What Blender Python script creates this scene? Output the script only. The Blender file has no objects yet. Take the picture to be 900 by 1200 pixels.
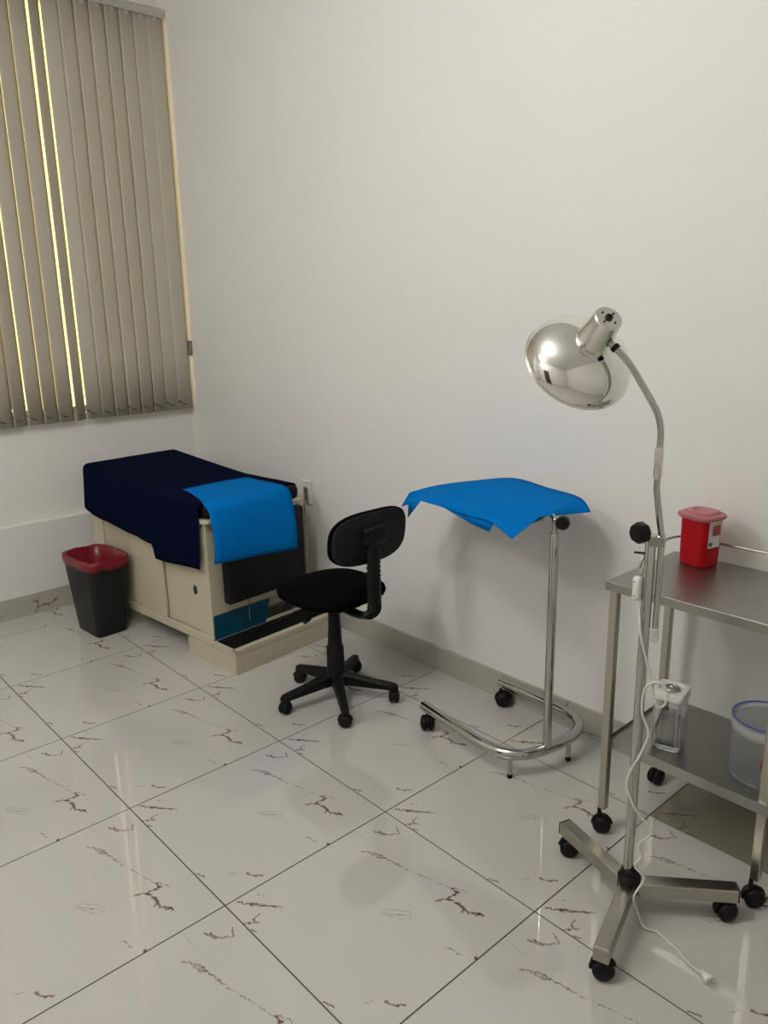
import bpy, bmesh, math, random
from mathutils import Vector, Matrix, noise
random.seed(4)
C = bpy.context.scene.collection
R = math.radians
PI = math.pi

# ------------------------------------------------------------------ camera
cd = bpy.data.cameras.new('camera'); cam = bpy.data.objects.new('camera', cd); C.objects.link(cam)
cam.location = (4.28723, -2.34779, 1.59208)
cam.rotation_euler = (1.31452892, 0.01897435, 0.83251384)
cd.sensor_fit = 'VERTICAL'; cd.sensor_height = 36; cd.lens = 917.424 / 1200 * 36
cd.clip_start = 0.05
bpy.context.scene.camera = cam
# ------------------------------------------------------------------ world, exposure
W = bpy.data.worlds.new('sky'); bpy.context.scene.world = W; W.use_nodes = True
bg = W.node_tree.nodes['Background']; bg.inputs[0].default_value = (1.0, 0.74, 0.32, 1); bg.inputs[1].default_value = 2.3
vs = bpy.context.scene.view_settings
vs.view_transform = 'Standard'; vs.look = 'None'; vs.gamma = 1; vs.use_curve_mapping = False; vs.exposure = 0.0
LAMPS = [((2.75, -2.1), 44.0), ((1.9, -3.45), 41.0)]      # ceiling globe positions (x, y) and emission strength
PANEL_COLOR = (1.0, 0.985, 0.955, 1)
H = 3.22                                                   # ceiling height

# ------------------------------------------------------------------ materials
def mat(name, col, rough=.5, metal=0., spec=.5, trans=0., ior=1.45, coat=0., emit=None, noise_amt=0., noise_scale=8., bump=0., bump_scale=60., alpha=1., sub=0., stretch=None):
    m = bpy.data.materials.new(name); m.use_nodes = True
    nt = m.node_tree; b = nt.nodes['Principled BSDF']
    b.inputs['Base Color'].default_value = (*col, 1); b.inputs['Roughness'].default_value = rough
    b.inputs['Metallic'].default_value = metal; b.inputs['IOR'].default_value = ior
    b.inputs['Specular IOR Level'].default_value = spec
    b.inputs['Transmission Weight'].default_value = trans; b.inputs['Coat Weight'].default_value = coat
    b.inputs['Alpha'].default_value = alpha
    if emit: b.inputs['Emission Color'].default_value = (*col, 1); b.inputs['Emission Strength'].default_value = emit
    tc = nt.nodes.new('ShaderNodeTexCoord')
    src = tc.outputs['Object']
    if stretch:
        mp = nt.nodes.new('ShaderNodeMapping'); mp.inputs['Scale'].default_value = stretch; nt.links.new(src, mp.inputs[0]); src = mp.outputs[0]
    if noise_amt:
        n = nt.nodes.new('ShaderNodeTexNoise'); n.inputs['Scale'].default_value = noise_scale; n.inputs['Detail'].default_value = 4
        nt.links.new(src, n.inputs['Vector'])
        mx = nt.nodes.new('ShaderNodeMix'); mx.data_type = 'RGBA'
        mx.inputs['A'].default_value = (*[c * (1 - noise_amt) for c in col], 1); mx.inputs['B'].default_value = (*[min(1, c * (1 + noise_amt)) for c in col], 1)
        nt.links.new(n.outputs['Fac'], mx.inputs['Factor']); nt.links.new(mx.outputs['Result'], b.inputs['Base Color'])
    if bump:
        n2 = nt.nodes.new('ShaderNodeTexNoise'); n2.inputs['Scale'].default_value = bump_scale; n2.inputs['Detail'].default_value = 3
        nt.links.new(src, n2.inputs['Vector'])
        bp = nt.nodes.new('ShaderNodeBump'); bp.inputs['Strength'].default_value = bump; bp.inputs['Distance'].default_value = .002
        nt.links.new(n2.outputs['Fac'], bp.inputs['Height']); nt.links.new(bp.outputs[0], b.inputs['Normal'])
    return m

M = dict(
    wall=mat('plaster white paint', (.73, .718, .69), .62, noise_amt=.02, noise_scale=1.4, bump=.5, bump_scale=45),
    ceil=mat('ceiling paint', (.82, .81, .79), .8, noise_amt=.01),
    grout=mat('grout', (.07, .055, .045), .9, noise_amt=.3, noise_scale=60),
    blind=mat('blind fabric', (.47, .435, .355), .9, noise_amt=.05, noise_scale=90, bump=.3, bump_scale=400),
    chain=mat('dark chain', (.06, .055, .045), .5, noise_amt=.2),
    alu=mat('aluminium', (.62, .61, .58), .35, .9, noise_amt=.05),
    latch=mat('grey latch', (.20, .19, .16), .5, .3, noise_amt=.1),
    glass=mat('window glass', (.95, .97, .96), .02, trans=1., ior=1.45, noise_amt=.01),
    cream=mat('cream enamel', (.50, .455, .335), .38, noise_amt=.05, noise_scale=6, bump=.08, bump_scale=30),
    creamd=mat('cream enamel panel', (.45, .405, .29), .42, noise_amt=.06, noise_scale=5),
    gap=mat('shadow gap', (.03, .028, .022), .8, noise_amt=.2),
    vinyl=mat('black vinyl', (.005, .005, .0055), .5, spec=.22, noise_amt=.2, noise_scale=20, bump=.2, bump_scale=150),
    rubber=mat('black rubber mat', (.004, .004, .004), .7, spec=.15, noise_amt=.25, noise_scale=30, bump=.3, bump_scale=200),
    plast=mat('black plastic', (.006, .006, .006), .45, spec=.22, noise_amt=.15, noise_scale=30),
    shell=mat('chair back shell', (.010, .011, .011), .55, spec=.2, noise_amt=.1, noise_scale=60, bump=.3, bump_scale=300),
    fabric=mat('black fabric', (.0028, .0028, .0028), 1., spec=.04, noise_amt=.3, noise_scale=200, bump=.6, bump_scale=400),
    teal=mat('teal glossy panel', (.003, .060, .105), .3, spec=.3, noise_amt=.1, noise_scale=5),
    kick=mat('polished kick panel', (.33, .32, .29), .16, .9, noise_amt=.06),
    navy=mat('navy cloth', (.0015, .0042, .020), 1., spec=.05, noise_amt=.2, noise_scale=14, bump=.8, bump_scale=180),
    blue=mat('blue non woven', (.0, .150, .47), .95, spec=.06, noise_amt=.05, noise_scale=20, bump=.5, bump_scale=300),
    bin=mat('bin plastic', (.011, .012, .012), .42, spec=.25, noise_amt=.1, noise_scale=40),
    bag=mat('red bag film', (.17, .006, .012), .25, spec=.45, noise_amt=.15, noise_scale=12, bump=.4, bump_scale=30),
    chrome=mat('chrome', (.50, .495, .475), .09, 1., noise_amt=.04, noise_scale=15),
    bowl=mat('mirror aluminium', (.80, .79, .75), .05, 1., noise_amt=.02, noise_scale=10),
    brush=mat('brushed aluminium', (.74, .72, .68), .22, 1., noise_amt=.04, noise_scale=30, stretch=(1, 1, .05)),
    steel=mat('stainless steel', (.36, .355, .335), .36, 1., noise_amt=.09, noise_scale=9, bump=.15, bump_scale=20),
    steelleg=mat('satin steel leg', (.46, .44, .37), .30, 1., noise_amt=.10, noise_scale=7, stretch=(1, 1, .3)),
    steelpol=mat('steel base leg', (.42, .40, .36), .24, 1., noise_amt=.22, noise_scale=14),
    white=mat('white plastic', (.66, .66, .63), .35, noise_amt=.03),
    cord=mat('white cord', (.62, .61, .57), .4, noise_amt=.04),
    red=mat('red plastic', (.47, .002, .010), .4, spec=.3, noise_amt=.06, noise_scale=12),
    redlid=mat('translucent red lid', (.70, .27, .29), .25, trans=.35, noise_amt=.08, noise_scale=20, ior=1.3),
    paper=mat('label paper', (.62, .61, .56), .6, noise_amt=.05),
    ink=mat('label ink', (.05, .045, .04), .6, noise_amt=.2),
    brick=mat('label brick red', (.33, .06, .045), .6, noise_amt=.15, noise_scale=80),
    green=mat('label green', (.04, .13, .06), .6, noise_amt=.1),
    pink=mat('label crimson', (.48, .01, .05), .5, noise_amt=.05),
    bluerim=mat('blue seal', (.06, .08, .42), .4, noise_amt=.1),
    clear=mat('clear acrylic', (.86, .87, .86), .06, trans=1., ior=1.25, noise_amt=.01),
    frost=mat('frosted plastic', (.86, .88, .89), .16, trans=.93, ior=1.08, noise_amt=.03),
    lidclear=mat('clear lid', (.84, .84, .83), .2, trans=.78, ior=1.2, noise_amt=.03),
    steelrail=mat('gallery rail steel', (.42, .38, .35), .28, 1., noise_amt=.1),
    metaldark=mat('dark screws', (.02, .02, .02), .4, .6, noise_amt=.1),
)
def diffuser_mat(strength):
    m = bpy.data.materials.new('lamp diffuser'); m.use_nodes = True
    b = m.node_tree.nodes['Principled BSDF']; b.inputs['Base Color'].default_value = (.9, .9, .9, 1)
    b.inputs['Emission Color'].default_value = PANEL_COLOR; b.inputs['Emission Strength'].default_value = strength
    return m

# marble tile: the same vein print in every tile (object coordinates in metres from the tile corner)
VEINS = [  # polyline, width, strength
    ([(.046,.509),(.067,.514),(.093,.530),(.111,.558),(.085,.573)], .0042, .8),
    ([(.060,.520),(.085,.520)], .006, .8),
    ([(.094,.420),(.127,.444),(.176,.453),(.221,.458)], .0040, .85),
    ([(.120,.432),(.160,.444)], .007, .55),
    ([(.221,.458),(.314,.482),(.377,.498),(.429,.524)], .0018, .8),
    ([(.387,.501),(.411,.502),(.404,.463),(.440,.471)], .0068, 1.),
    ([(.440,.471),(.480,.467),(.513,.489)], .0085, 1.),
    ([(.388,.431),(.404,.463)], .0045, .8),
    ([(.470,.452),(.455,.474)], .005, .8),
    ([(.315,.291),(.319,.315),(.369,.355),(.389,.336),(.366,.315),(.335,.301),(.315,.291)], .0026, .36),
    ([(.325,.300),(.372,.340)], .0028, .45),
    ([(.517,.336),(.564,.347)], .0026, .75),
    ([(.501,.074),(.512,.096)], .0025, .6),
    ([(.531,.113),(.556,.125),(.571,.142)], .0050, .9),
    ([(.594,.366),(.600,.363)], .0075, 1.),
    ([(.012,.034),(.045,.055),(.067,.071),(.112,.113)], .0048, 1.),
    ([(.045,.055),(.067,.073)], .0095, .95),
    ([(.027,.087),(.043,.102)], .0030, .6),
    ([(.092,.054),(.096,.028),(.116,.034),(.093,.003)], .0052, .95),
    ([(.122,.004),(.138,.009)], .0060, .9),
    ([(.433,.004),(.460,.016)], .0050, .8),
    ([(.009,.465),(.079,.466)], .0018, .45),
]
def marble(name, base, tint=1.):
    m = bpy.data.materials.new(name); m.use_nodes = True
    nt = m.node_tree; N = nt.nodes; L = nt.links; b = N['Principled BSDF']
    tc = N.new('ShaderNodeTexCoord')
    def vm(op, a, bb=None):
        n = N.new('ShaderNodeVectorMath'); n.operation = op
        for i, v in ((0, a), (1, bb)):
            if v is None: continue
            if isinstance(v, tuple): n.inputs[i].default_value = v
            else: L.new(v, n.inputs[i])
        return n
    def mm(op, a, bb=None, clamp=False):
        n = N.new('ShaderNodeMath'); n.operation = op; n.use_clamp = clamp
        for i, v in ((0, a), (1, bb)):
            if v is None: continue
            if isinstance(v, (int, float)): n.inputs[i].default_value = v
            else: L.new(v, n.inputs[i])
        return n.outputs[0]
    flat = vm('MULTIPLY', tc.outputs['Object'], (1., 1., 0.)).outputs[0]
    n1 = N.new('ShaderNodeTexNoise'); n1.inputs['Scale'].default_value = 85; n1.inputs['Detail'].default_value = 3; L.new(flat, n1.inputs['Vector'])
    off = vm('MULTIPLY', vm('SUBTRACT', n1.outputs['Color'], (.5, .5, .5)).outputs[0], (.021, .021, 0.)).outputs[0]
    P = vm('ADD', flat, off).outputs[0]
    acc = None
    for pts, w, s in VEINS:
        for (ax, ay), (bx, by) in zip(pts[:-1], pts[1:]):
            ba = (bx - ax, by - ay, 0.); l2 = ba[0] ** 2 + ba[1] ** 2
            pa = vm('SUBTRACT', P, (ax, ay, 0.)).outputs[0]
            h = mm('MULTIPLY', vm('DOT_PRODUCT', pa, ba).outputs['Value'], 1 / l2, True)
            sc = N.new('ShaderNodeVectorMath'); sc.operation = 'SCALE'; sc.inputs[0].default_value = ba; L.new(h, sc.inputs['Scale'])
            d = vm('DISTANCE', pa, sc.outputs[0]).outputs['Value']
            # 1 at the core, 0 at the width
            w_ = w * .72; k = mm('MULTIPLY', mm('SUBTRACT', w_, d), 2.2 / w_, True)
            k = mm('MULTIPLY', k, s)
            acc = k if acc is None else mm('MAXIMUM', acc, k)
    n2 = N.new('ShaderNodeTexNoise'); n2.inputs['Scale'].default_value = 120; n2.inputs['Detail'].default_value = 2; L.new(flat, n2.inputs['Vector'])
    br = mm('MULTIPLY', mm('SUBTRACT', n2.outputs['Fac'], .30), 5.0, True)
    fac = mm('MULTIPLY', acc, br)
    n3 = N.new('ShaderNodeTexNoise'); n3.inputs['Scale'].default_value = 30; L.new(flat, n3.inputs['Vector'])
    vc = N.new('ShaderNodeMix'); vc.data_type = 'RGBA'; vc.inputs['A'].default_value = (.075, .058, .044, 1); vc.inputs['B'].default_value = (.19, .090, .052, 1)
    L.new(mm('MULTIPLY', mm('SUBTRACT', n3.outputs['Fac'], .42), 6., True), vc.inputs['Factor'])
    n4 = N.new('ShaderNodeTexNoise'); n4.inputs['Scale'].default_value = 4; n4.inputs['Detail'].default_value = 3; L.new(flat, n4.inputs['Vector'])
    bc = N.new('ShaderNodeMix'); bc.data_type = 'RGBA'
    bc.inputs['A'].default_value = (*[c * .96 for c in base], 1); bc.inputs['B'].default_value = (*[c * 1.04 for c in base], 1)
    L.new(n4.outputs['Fac'], bc.inputs['Factor'])
    mx = N.new('ShaderNodeMix'); mx.data_type = 'RGBA'; L.new(fac, mx.inputs['Factor']); L.new(bc.outputs['Result'], mx.inputs['A']); L.new(vc.outputs['Result'], mx.inputs['B'])
    L.new(mx.outputs['Result'], b.inputs['Base Color'])
    b.inputs['Roughness'].default_value = .03; b.inputs['IOR'].default_value = 1.7
    n5 = N.new('ShaderNodeTexNoise'); n5.inputs['Scale'].default_value = 7; n5.inputs['Detail'].default_value = 2; L.new(tc.outputs['Object'], n5.inputs['Vector'])
    bp = N.new('ShaderNodeBump'); bp.inputs['Strength'].default_value = .022; bp.inputs['Distance'].default_value = .002
    L.new(n5.outputs['Fac'], bp.inputs['Height']); L.new(bp.outputs[0], b.inputs['Normal'])
    return m
M['tile'] = marble('marble floor tile', (.50, .485, .45))
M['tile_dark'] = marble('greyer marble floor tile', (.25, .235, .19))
M['tile_base'] = marble('marble skirting tile', (.40, .385, .345))

# ------------------------------------------------------------------ mesh helpers
def link(name, me, m, parent=None, smooth=False, loc=None):
    o = bpy.data.objects.new(name, me); C.objects.link(o)
    if m is not None:
        me.materials.clear(); me.materials.append(m)
    if parent is not None: o.parent = parent
    if loc is not None: o.location = loc
    if smooth:
        for p in me.polygons: p.use_smooth = True
    return o
def obj(name, bm, m, parent=None, smooth=False, loc=None, auto=None):
    me = bpy.data.meshes.new(name)
    bmesh.ops.recalc_face_normals(bm, faces=bm.faces)
    if auto is not None:
        for f in bm.faces: f.smooth = True
        for e in bm.edges:
            if len(e.link_faces) == 2 and e.calc_face_angle(0) > auto: e.smooth = False
    bm.to_mesh(me); bm.free()
    return link(name, me, m, parent, smooth, loc)
def A(o): return o
def bx(bm, x0, x1, y0, y1, z0, z1, bev=0., seg=2, mtx=None):
    r = bmesh.ops.create_cube(bm, size=1.)
    vs_ = r['verts']
    for v in vs_:
        v.co = Vector((x0 + (v.co.x + .5) * (x1 - x0), y0 + (v.co.y + .5) * (y1 - y0), z0 + (v.co.z + .5) * (z1 - z0)))
    if bev:
        es = list({e for v in vs_ for e in v.link_edges})
        rr = bmesh.ops.bevel(bm, geom=es, offset=bev, segments=seg, affect='EDGES', profile=.5)
        vs_ = list({v for f in rr['faces'] for v in f.verts} | {v for v in vs_ if v.is_valid})
    if mtx is not None:
        allv = set(vs_)
        # grow to the whole island
        st = list(allv)
        while st:
            v = st.pop()
            for e in v.link_edges:
                w = e.other_vert(v)
                if w not in allv: allv.add(w); st.append(w)
        bmesh.ops.transform(bm, matrix=mtx, verts=list(allv))
    return bm
def box(x0, x1, y0, y1, z0, z1, bev=0., seg=2, mtx=None): return bx(bmesh.new(), x0, x1, y0, y1, z0, z1, bev, seg, mtx)
def frames(pts, closed=False):
    n = len(pts); out = []; up = None
    for i in range(n):
        if closed: t = pts[(i + 1) % n] - pts[i - 1]
        else: t = pts[min(i + 1, n - 1)] - pts[max(i - 1, 0)]
        t.normalize()
        if up is None:
            up = Vector((0, 0, 1)) if abs(t.z) < .9 else Vector((1, 0, 0))
        a = (up - t * up.dot(t)).normalized(); b = t.cross(a); up = a
        out.append((a, b))
    return out
def tube(bm, pts, rad, seg=12, closed=False, cap=True, sx=1., sy=1.):
    pts = [Vector(p) for p in pts]; fr = frames(pts, closed); rings = []
    for i, (p, (a, b)) in enumerate(zip(pts, fr)):
        r = rad[i] if isinstance(rad, (list, tuple)) else rad
        rings.append([bm.verts.new(p + a * math.cos(2 * PI * k / seg) * r * sx + b * math.sin(2 * PI * k / seg) * r * sy) for k in range(seg)])
    m = len(rings)
    for i in range(m if closed else m - 1):
        A_, B_ = rings[i], rings[(i + 1) % m]
        for k in range(seg): bm.faces.new((A_[k], A_[(k + 1) % seg], B_[(k + 1) % seg], B_[k]))
    if cap and not closed:
        bm.faces.new(rings[0][::-1]); bm.faces.new(rings[-1])
    return bm
def lathe(bm, prof, seg=32, mtx=None, cap0=False, cap1=False, pow_=None, sx=1., sy=1.):
    """prof: list of (r, z)"""
    rings = []
    for r, z in prof:
        ring = []
        for k in range(seg):
            t = 2 * PI * k / seg; c, s = math.cos(t), math.sin(t)
            if pow_:
                q_ = (abs(c) ** pow_ + abs(s) ** pow_) ** (-1 / pow_); c *= q_; s *= q_
            v = Vector((r * c * sx, r * s * sy, z))
            if mtx is not None: v = mtx @ v
            ring.append(bm.verts.new(v))
        rings.append(ring)
    for A_, B_ in zip(rings[:-1], rings[1:]):
        for k in range(seg): bm.faces.new((A_[k], A_[(k + 1) % seg], B_[(k + 1) % seg], B_[k]))
    if cap0: bm.faces.new(rings[0][::-1])
    if cap1: bm.faces.new(rings[-1])
    return bm
def axis_mtx(loc, d, roll=0.):
    d = Vector(d).normalized(); q = d.to_track_quat('Z', 'Y').to_matrix().to_4x4()
    return Matrix.Translation(loc) @ q @ Matrix.Rotation(roll, 4, 'Z')
def spline(pts, n=8, closed=False):
    P = [Vector(p) for p in pts]; out = []; N_ = len(P)
    for i in range(N_ if closed else N_ - 1):
        p0 = P[(i - 1) % N_] if (closed or i > 0) else P[i]; p1 = P[i]; p2 = P[(i + 1) % N_]
        p3 = P[(i + 2) % N_] if (closed or i + 2 < N_) else P[(i + 1) % N_]
        for k in range(n):
            t = k / n
            out.append(.5 * ((2 * p1) + (-p0 + p2) * t + (2 * p0 - 5 * p1 + 4 * p2 - p3) * t * t + (-p0 + 3 * p1 - 3 * p2 + p3) * t ** 3))
    if not closed: out.append(P[-1])
    return out
def grid(bm, rows):
    V = [[bm.verts.new(Vector(p)) for p in r] for r in rows]
    for i in range(len(V) - 1):
        for j in range(len(V[0]) - 1): bm.faces.new((V[i][j], V[i][j + 1], V[i + 1][j + 1], V[i + 1][j]))
    return V
def solid(o, t, off=0.):
    s = o.modifiers.new('thickness', 'SOLIDIFY'); s.thickness = t; s.offset = off; return o
def thing(name, label, cat, loc=(0, 0, 0), rz=0., group=None):
    o = bpy.data.objects.new(name, None); C.objects.link(o); o.location = loc; o.rotation_euler = (0, 0, rz)
    o.empty_display_size = .05
    return tag(o, label, cat, group)
def tag(o, label, cat, group=None):
    o['label'] = label; o['category'] = cat
    if group: o['group'] = group
    return o
def structure(o, label=None, cat=None):
    o['kind'] = 'structure'
    if label: o['label'] = label
    if cat: o['category'] = cat
    return o

# ------------------------------------------------------------------ room shell
XR, YF = 5.7, -4.5
T = .6; WROW = .272; UCOL = .827      # tile grid: wall row width, x of a joint
fl = structure(obj('floor', box(-.2, XR + .1, YF - .1, .1, -.06, -.0015), M['grout']), 'glossy white marble tile floor with thin dark joints', 'floor')
G = .0021
def tile_mesh(w, d, x0=0., y0=0.):
    me = bpy.data.meshes.new('tile'); g = G
    v = []
    for z in (-.009, 0.):
        v += [(x0 + g, y0 + g, z), (x0 + w - g, y0 + g, z), (x0 + w - g, y0 + d - g, z), (x0 + g, y0 + d - g, z)]
    me.from_pydata(v, [], [(4, 5, 6, 7), (0, 1, 5, 4), (1, 2, 6, 5), (2, 3, 7, 6), (3, 0, 4, 7)])
    me.materials.append(M['tile']); return me
full = tile_mesh(T, T); cutw = tile_mesh(T, WROW)
x_first = UCOL - 2 * T                       # -.373: column cut by the left wall
cutx = tile_mesh(T + x_first, T, -x_first); cutxw = tile_mesh(T + x_first, WROW, -x_first)
for i in range(0, 11):
    X = x_first + i * T
    if X > XR: break
    for j in range(0, 8):
        Y = -WROW - j * T
        if j == 0: me = cutxw if i == 0 else cutw
        else: me = cutx if i == 0 else full
        if j and Y < YF: break
        me_ = me
        o = bpy.data.objects.new('tile', me); C.objects.link(o); o.parent = fl; o.location = (X, Y, 0)
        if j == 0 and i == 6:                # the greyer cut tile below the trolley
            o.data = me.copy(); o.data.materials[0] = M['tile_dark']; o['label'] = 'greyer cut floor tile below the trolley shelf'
structure(obj('ceiling', box(-.2, XR + .1, YF - .1, .1, H, H + .05), M['ceil']), 'white ceiling', 'ceiling')
structure(obj('wall_back', box(-.2, XR + .1, 0, .12, -.06, H), M['wall']), 'long white painted wall behind the stool and trolley', 'wall')
structure(obj('wall_right', box(XR, XR + .1, YF, 0, -.06, H), M['wall']), 'white wall out of view on the right', 'wall')
structure(obj('wall_front', box(-.2, XR, YF - .1, YF, -.06, H), M['wall']), 'white wall behind the viewpoint', 'wall')
XW = -.06                                    # inner face of the window wall above the ledge
WY0, WY1, WZ0, WZ1 = -3.1, -.012, 1.053, 3.16
b = bmesh.new()
bx(b, -.2, XW, YF, 0, -.06, WZ0); bx(b, -.2, XW, YF, 0, WZ1, H); bx(b, -.2, XW, YF, WY0, WZ0, WZ1); bx(b, -.2, XW, WY1, 0, WZ0, WZ1)
structure(obj('wall_left', b, M['wall']), 'white wall around the window with the vertical blind', 'wall')
structure(obj('trim_1', box(XW, 0, YF, 0, -.06, .505, .004, 1), M['wall']), 'low projecting ledge along the foot of the window wall', 'wall ledge')
# skirting tiles
bb = structure(obj('baseboard_back', box(0, XR, -.004, 0, 0, .112), M['grout']), 'grey marble skirting along the long wall', 'skirting')
def skirt(parent, x0, x1, y_off, mtx):
    me = bpy.data.meshes.new('baseboard_tile'); w = x1 - x0; g = .001; h = .114; t = .011
    v = [(g, y_off, 0), (w - g, y_off, 0), (w - g, y_off + h, 0), (g, y_off + h, 0), (g, y_off, t), (w - g, y_off, t), (w - g, y_off + h, t), (g, y_off + h, t)]
    me.from_pydata(v, [], [(4, 5, 6, 7), (0, 1, 5, 4), (1, 2, 6, 5), (2, 3, 7, 6), (3, 0, 4, 7)])
    me.materials.append(M['tile_base'])
    o = bpy.data.objects.new('baseboard_tile', me); C.objects.link(o); o.parent = parent
    o.matrix_local = mtx @ Matrix.Translation((0, -y_off, 0)); return o
xs = [0] + [UCOL + T * k for k in range(-1, 9)]
for i, (a_, c_) in enumerate(zip(xs[:-1], xs[1:])):
    if c_ > XR: c_ = XR
    skirt(bb, a_, c_, (.41, .17, .58, .20, .16, .44, .22, .1, .3, .2)[i % 10], Matrix.Translation((a_, 0, 0)) @ Matrix.Rotation(PI / 2, 4, 'X'))
bl = structure(obj('baseboard_left', box(0, .004, YF, 0, 0, .112), M['grout']), 'grey marble skirting below the window ledge', 'skirting')
ys = [-.012, -WROW] + [-WROW - T * k for k in range(1, 7)]
for i, (a_, c_) in enumerate(zip(ys[:-1], ys[1:])):
    # local x runs towards -Y ... use rotation so that x -> +Y, start at the lower y
    skirt(bl, c_, a_, (.2, .42, .43, .16, .42, .2, .4)[i % 7], Matrix.Translation((0, c_, 0)) @ Matrix.Rotation(PI / 2, 4, 'Z') @ Matrix.Rotation(PI / 2, 4, 'X'))

dr = structure(obj('added_door', box(1.9, 2.85, YF, YF + .045, 0, 2.1, .003, 1), mat('dark door wood', (.055, .035, .022), .4, noise_amt=.25, noise_scale=5, stretch=(1, 1, .1))), 'unseen dark wooden door added behind the viewpoint for the chrome to reflect', 'door')  # unseen door, added to give the chrome a dark reflection
b = bmesh.new(); tube(b, [(2.75, YF + .045, 1.0), (2.75, YF + .09, 1.0), (2.64, YF + .09, 1.0)], .008, 10); obj('door_handle', b, M['brush'], dr)
# window
wn = bmesh.new(); fx0, fx1 = -.195, -.155
bx(wn, fx0, fx1, WY0, WY1, WZ0, WZ0 + .03); bx(wn, fx0, fx1, WY0, WY1, WZ1 - .045, WZ1)
bx(wn, fx0, fx1, WY0, WY0 + .04, WZ0 + .045, WZ1 - .045); bx(wn, fx0, fx1, WY1 - .012, WY1, WZ0 + .045, WZ1 - .045)
for yy in (-1.0, -2.05): bx(wn, fx0 + .004, fx1 - .004, yy - .02, yy + .02, WZ0 + .045, WZ1 - .045)
win = structure(obj('window_1', wn, M['alu']), 'aluminium window behind the vertical blind', 'window')
ye = [WY0 + .04, -2.07, -2.03, -1.02, -.98, WY1 - .012]
for k in range(3): obj('pane', box(-.177, -.173, ye[2 * k], ye[2 * k + 1], WZ0 + .045, WZ1 - .045), M['glass'], win)
obj('window_latch', box(-.045, .012, -.016, -.001, 1.335, 1.42, .003, 1), M['latch'], win)

# vertical blind
XB = -.012
vb = thing('vertical_blind', 'tall taupe vertical blind with light glowing between its slats', 'blind', (XB, -1.2, 3.12))
hb = bmesh.new(); bx(hb, -.022, .022, -1.9, 1.19, .0, .034, .003, 1); bx(hb, -.016, .016, -1.9, 1.188, -.008, .0)
obj('headrail', hb, M['alu'], vb)
carr = []
def slat(yc, ang, zt=3.117, zb=1.022, lean=0.):
    wd = .089; bm = bmesh.new(); rows = []
    for iz in range(7):
        z = zb + (zt - zb) * iz / 6; row = []
        for k in range(7):
            s = (k / 6 - .5) * wd; cx = .0018 * (1 - (2 * k / 6 - 1) ** 2)
            a_ = ang + lean * (iz / 6)
            row.append((cx * math.cos(a_) + s * math.sin(a_), s * math.cos(a_) - cx * math.sin(a_), z - 3.12))
        rows.append(row)
    grid(bm, rows)
    o = obj('slat', bm, M['blind'], vb, smooth=True, loc=(0, yc + 1.2, 0)); solid(o, .0008, 0)
    c = bmesh.new()   # little weight pocket clip and chain piece at the slat foot
    ca, sa = math.cos(ang), math.sin(ang)
    p0 = Vector((.004, -.040, zb + .048 - 3.12)); p1 = Vector((.016, .000, zb + .026 - 3.12))
    tube(c, [p0, (p0 + p1) / 2 + Vector((.002, 0, -.004)), p1], .0022, 6)
    bx(c, .002, .008, -.045, -.037, zb + .045 - 3.12, zb + .053 - 3.12)
    obj('chain_link', c, M['chain'], o)
    h_ = bmesh.new(); bx(h_, -.004, .004, -.012, .012, -.024, -.006); obj('carrier_clip', h_, M['alu'], o)
    return o
yc = -.080; closed = R(0)
ylist = []
k = 0
y = -.061
while y > -2.95:
    ylist.append(y); y -= .0795
for i, y in enumerate(ylist):
    ang = closed + R(random.uniform(-1, 1))
    tw = {8: -37, 12: -28, 9: -11, 10: -18, 11: -14, 5: -11, 6: -12, 4: -9, 3: -12, 2: -8, 13: -7, 14: -12}
    if i in tw: ang = R(tw[i])
    slat(y, ang)

# wall socket
so = thing('wall_outlet', 'white wall socket plate between exam table and stool', 'wall outlet', (1.099, 0, .675))
obj('cover_plate', box(-.038, .038, -.011, 0, -.062, .062, .005, 2), M['white'], so)
f = obj('socket_module', box(-.018, .018, -.016, -.009, -.05, .03, .003, 1), M['alu'], so)
for zz in (-.028, .008):
    for xx in (-.006, .006): obj('socket_slot', box(xx - .0015, xx + .0015, -.0175, -.012, zz - .006, zz + .006), M['metaldark'], f)

# ------------------------------------------------------------------ exam table (local +x = foot end, +y = towards the long wall)
et = thing('exam_table', 'cream enamelled exam table with black pad, foot cushion and step', 'exam table', (1.262, -.695, 0), R(5))
LT, WT = 1.065, .555
b = bmesh.new()
bx(b, -LT, 0, .012, WT, .115, .672)                      # carcass
# frame posts and rails proud of the doors on the side
bx(b, -.105, 0, 0, .012, .128, .672); bx(b, -LT, -.945, 0, .012, .128, .672); bx(b, -.945, -.105, 0, .012, .60, .672)
obj('cabinet', b, M['cream'], et)
b = bmesh.new(); bx(b, -LT - .005, .004, -.006, WT + .005, .086, .128, .003, 1); obj('bottom_rail', b, M['cream'], et)
b = bmesh.new(); bx(b, -LT - .005, .012, -.012, WT + .012, .672, .69, .003, 1); obj('top_rim', b, M['cream'], et)
d1 = obj('sliding_door', box(-.945, -.66, .004, .012, .130, .6), M['creamd'], et)
d2 = obj('sliding_door', box(-.672, -.388, -.003, .005, .130, .6, .0015, 1), M['cream'], et)
obj('door_edge', box(-.390, -.376, -.006, .005, .130, .6), M['cream'], d2)
d3 = obj('sliding_door', box(-.368, -.108, .003, .011, .134, .6, .0015, 1), M['cream'], et)
obj('door_gap', box(-.376, -.368, .006, .012, .130, .6), M['gap'], d3)
hb_ = bmesh.new(); lathe(hb_, [(.0, 0), (.014, 0), (.014, .003)], 20, Matrix.Translation((-.122, .0028, .335)) @ Matrix.Rotation(PI / 2, 4, 'X') @ Matrix.Scale(1.6, 4, (0, 1, 0)))
obj('finger_hole', hb_, M['gap'], d3)
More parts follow.
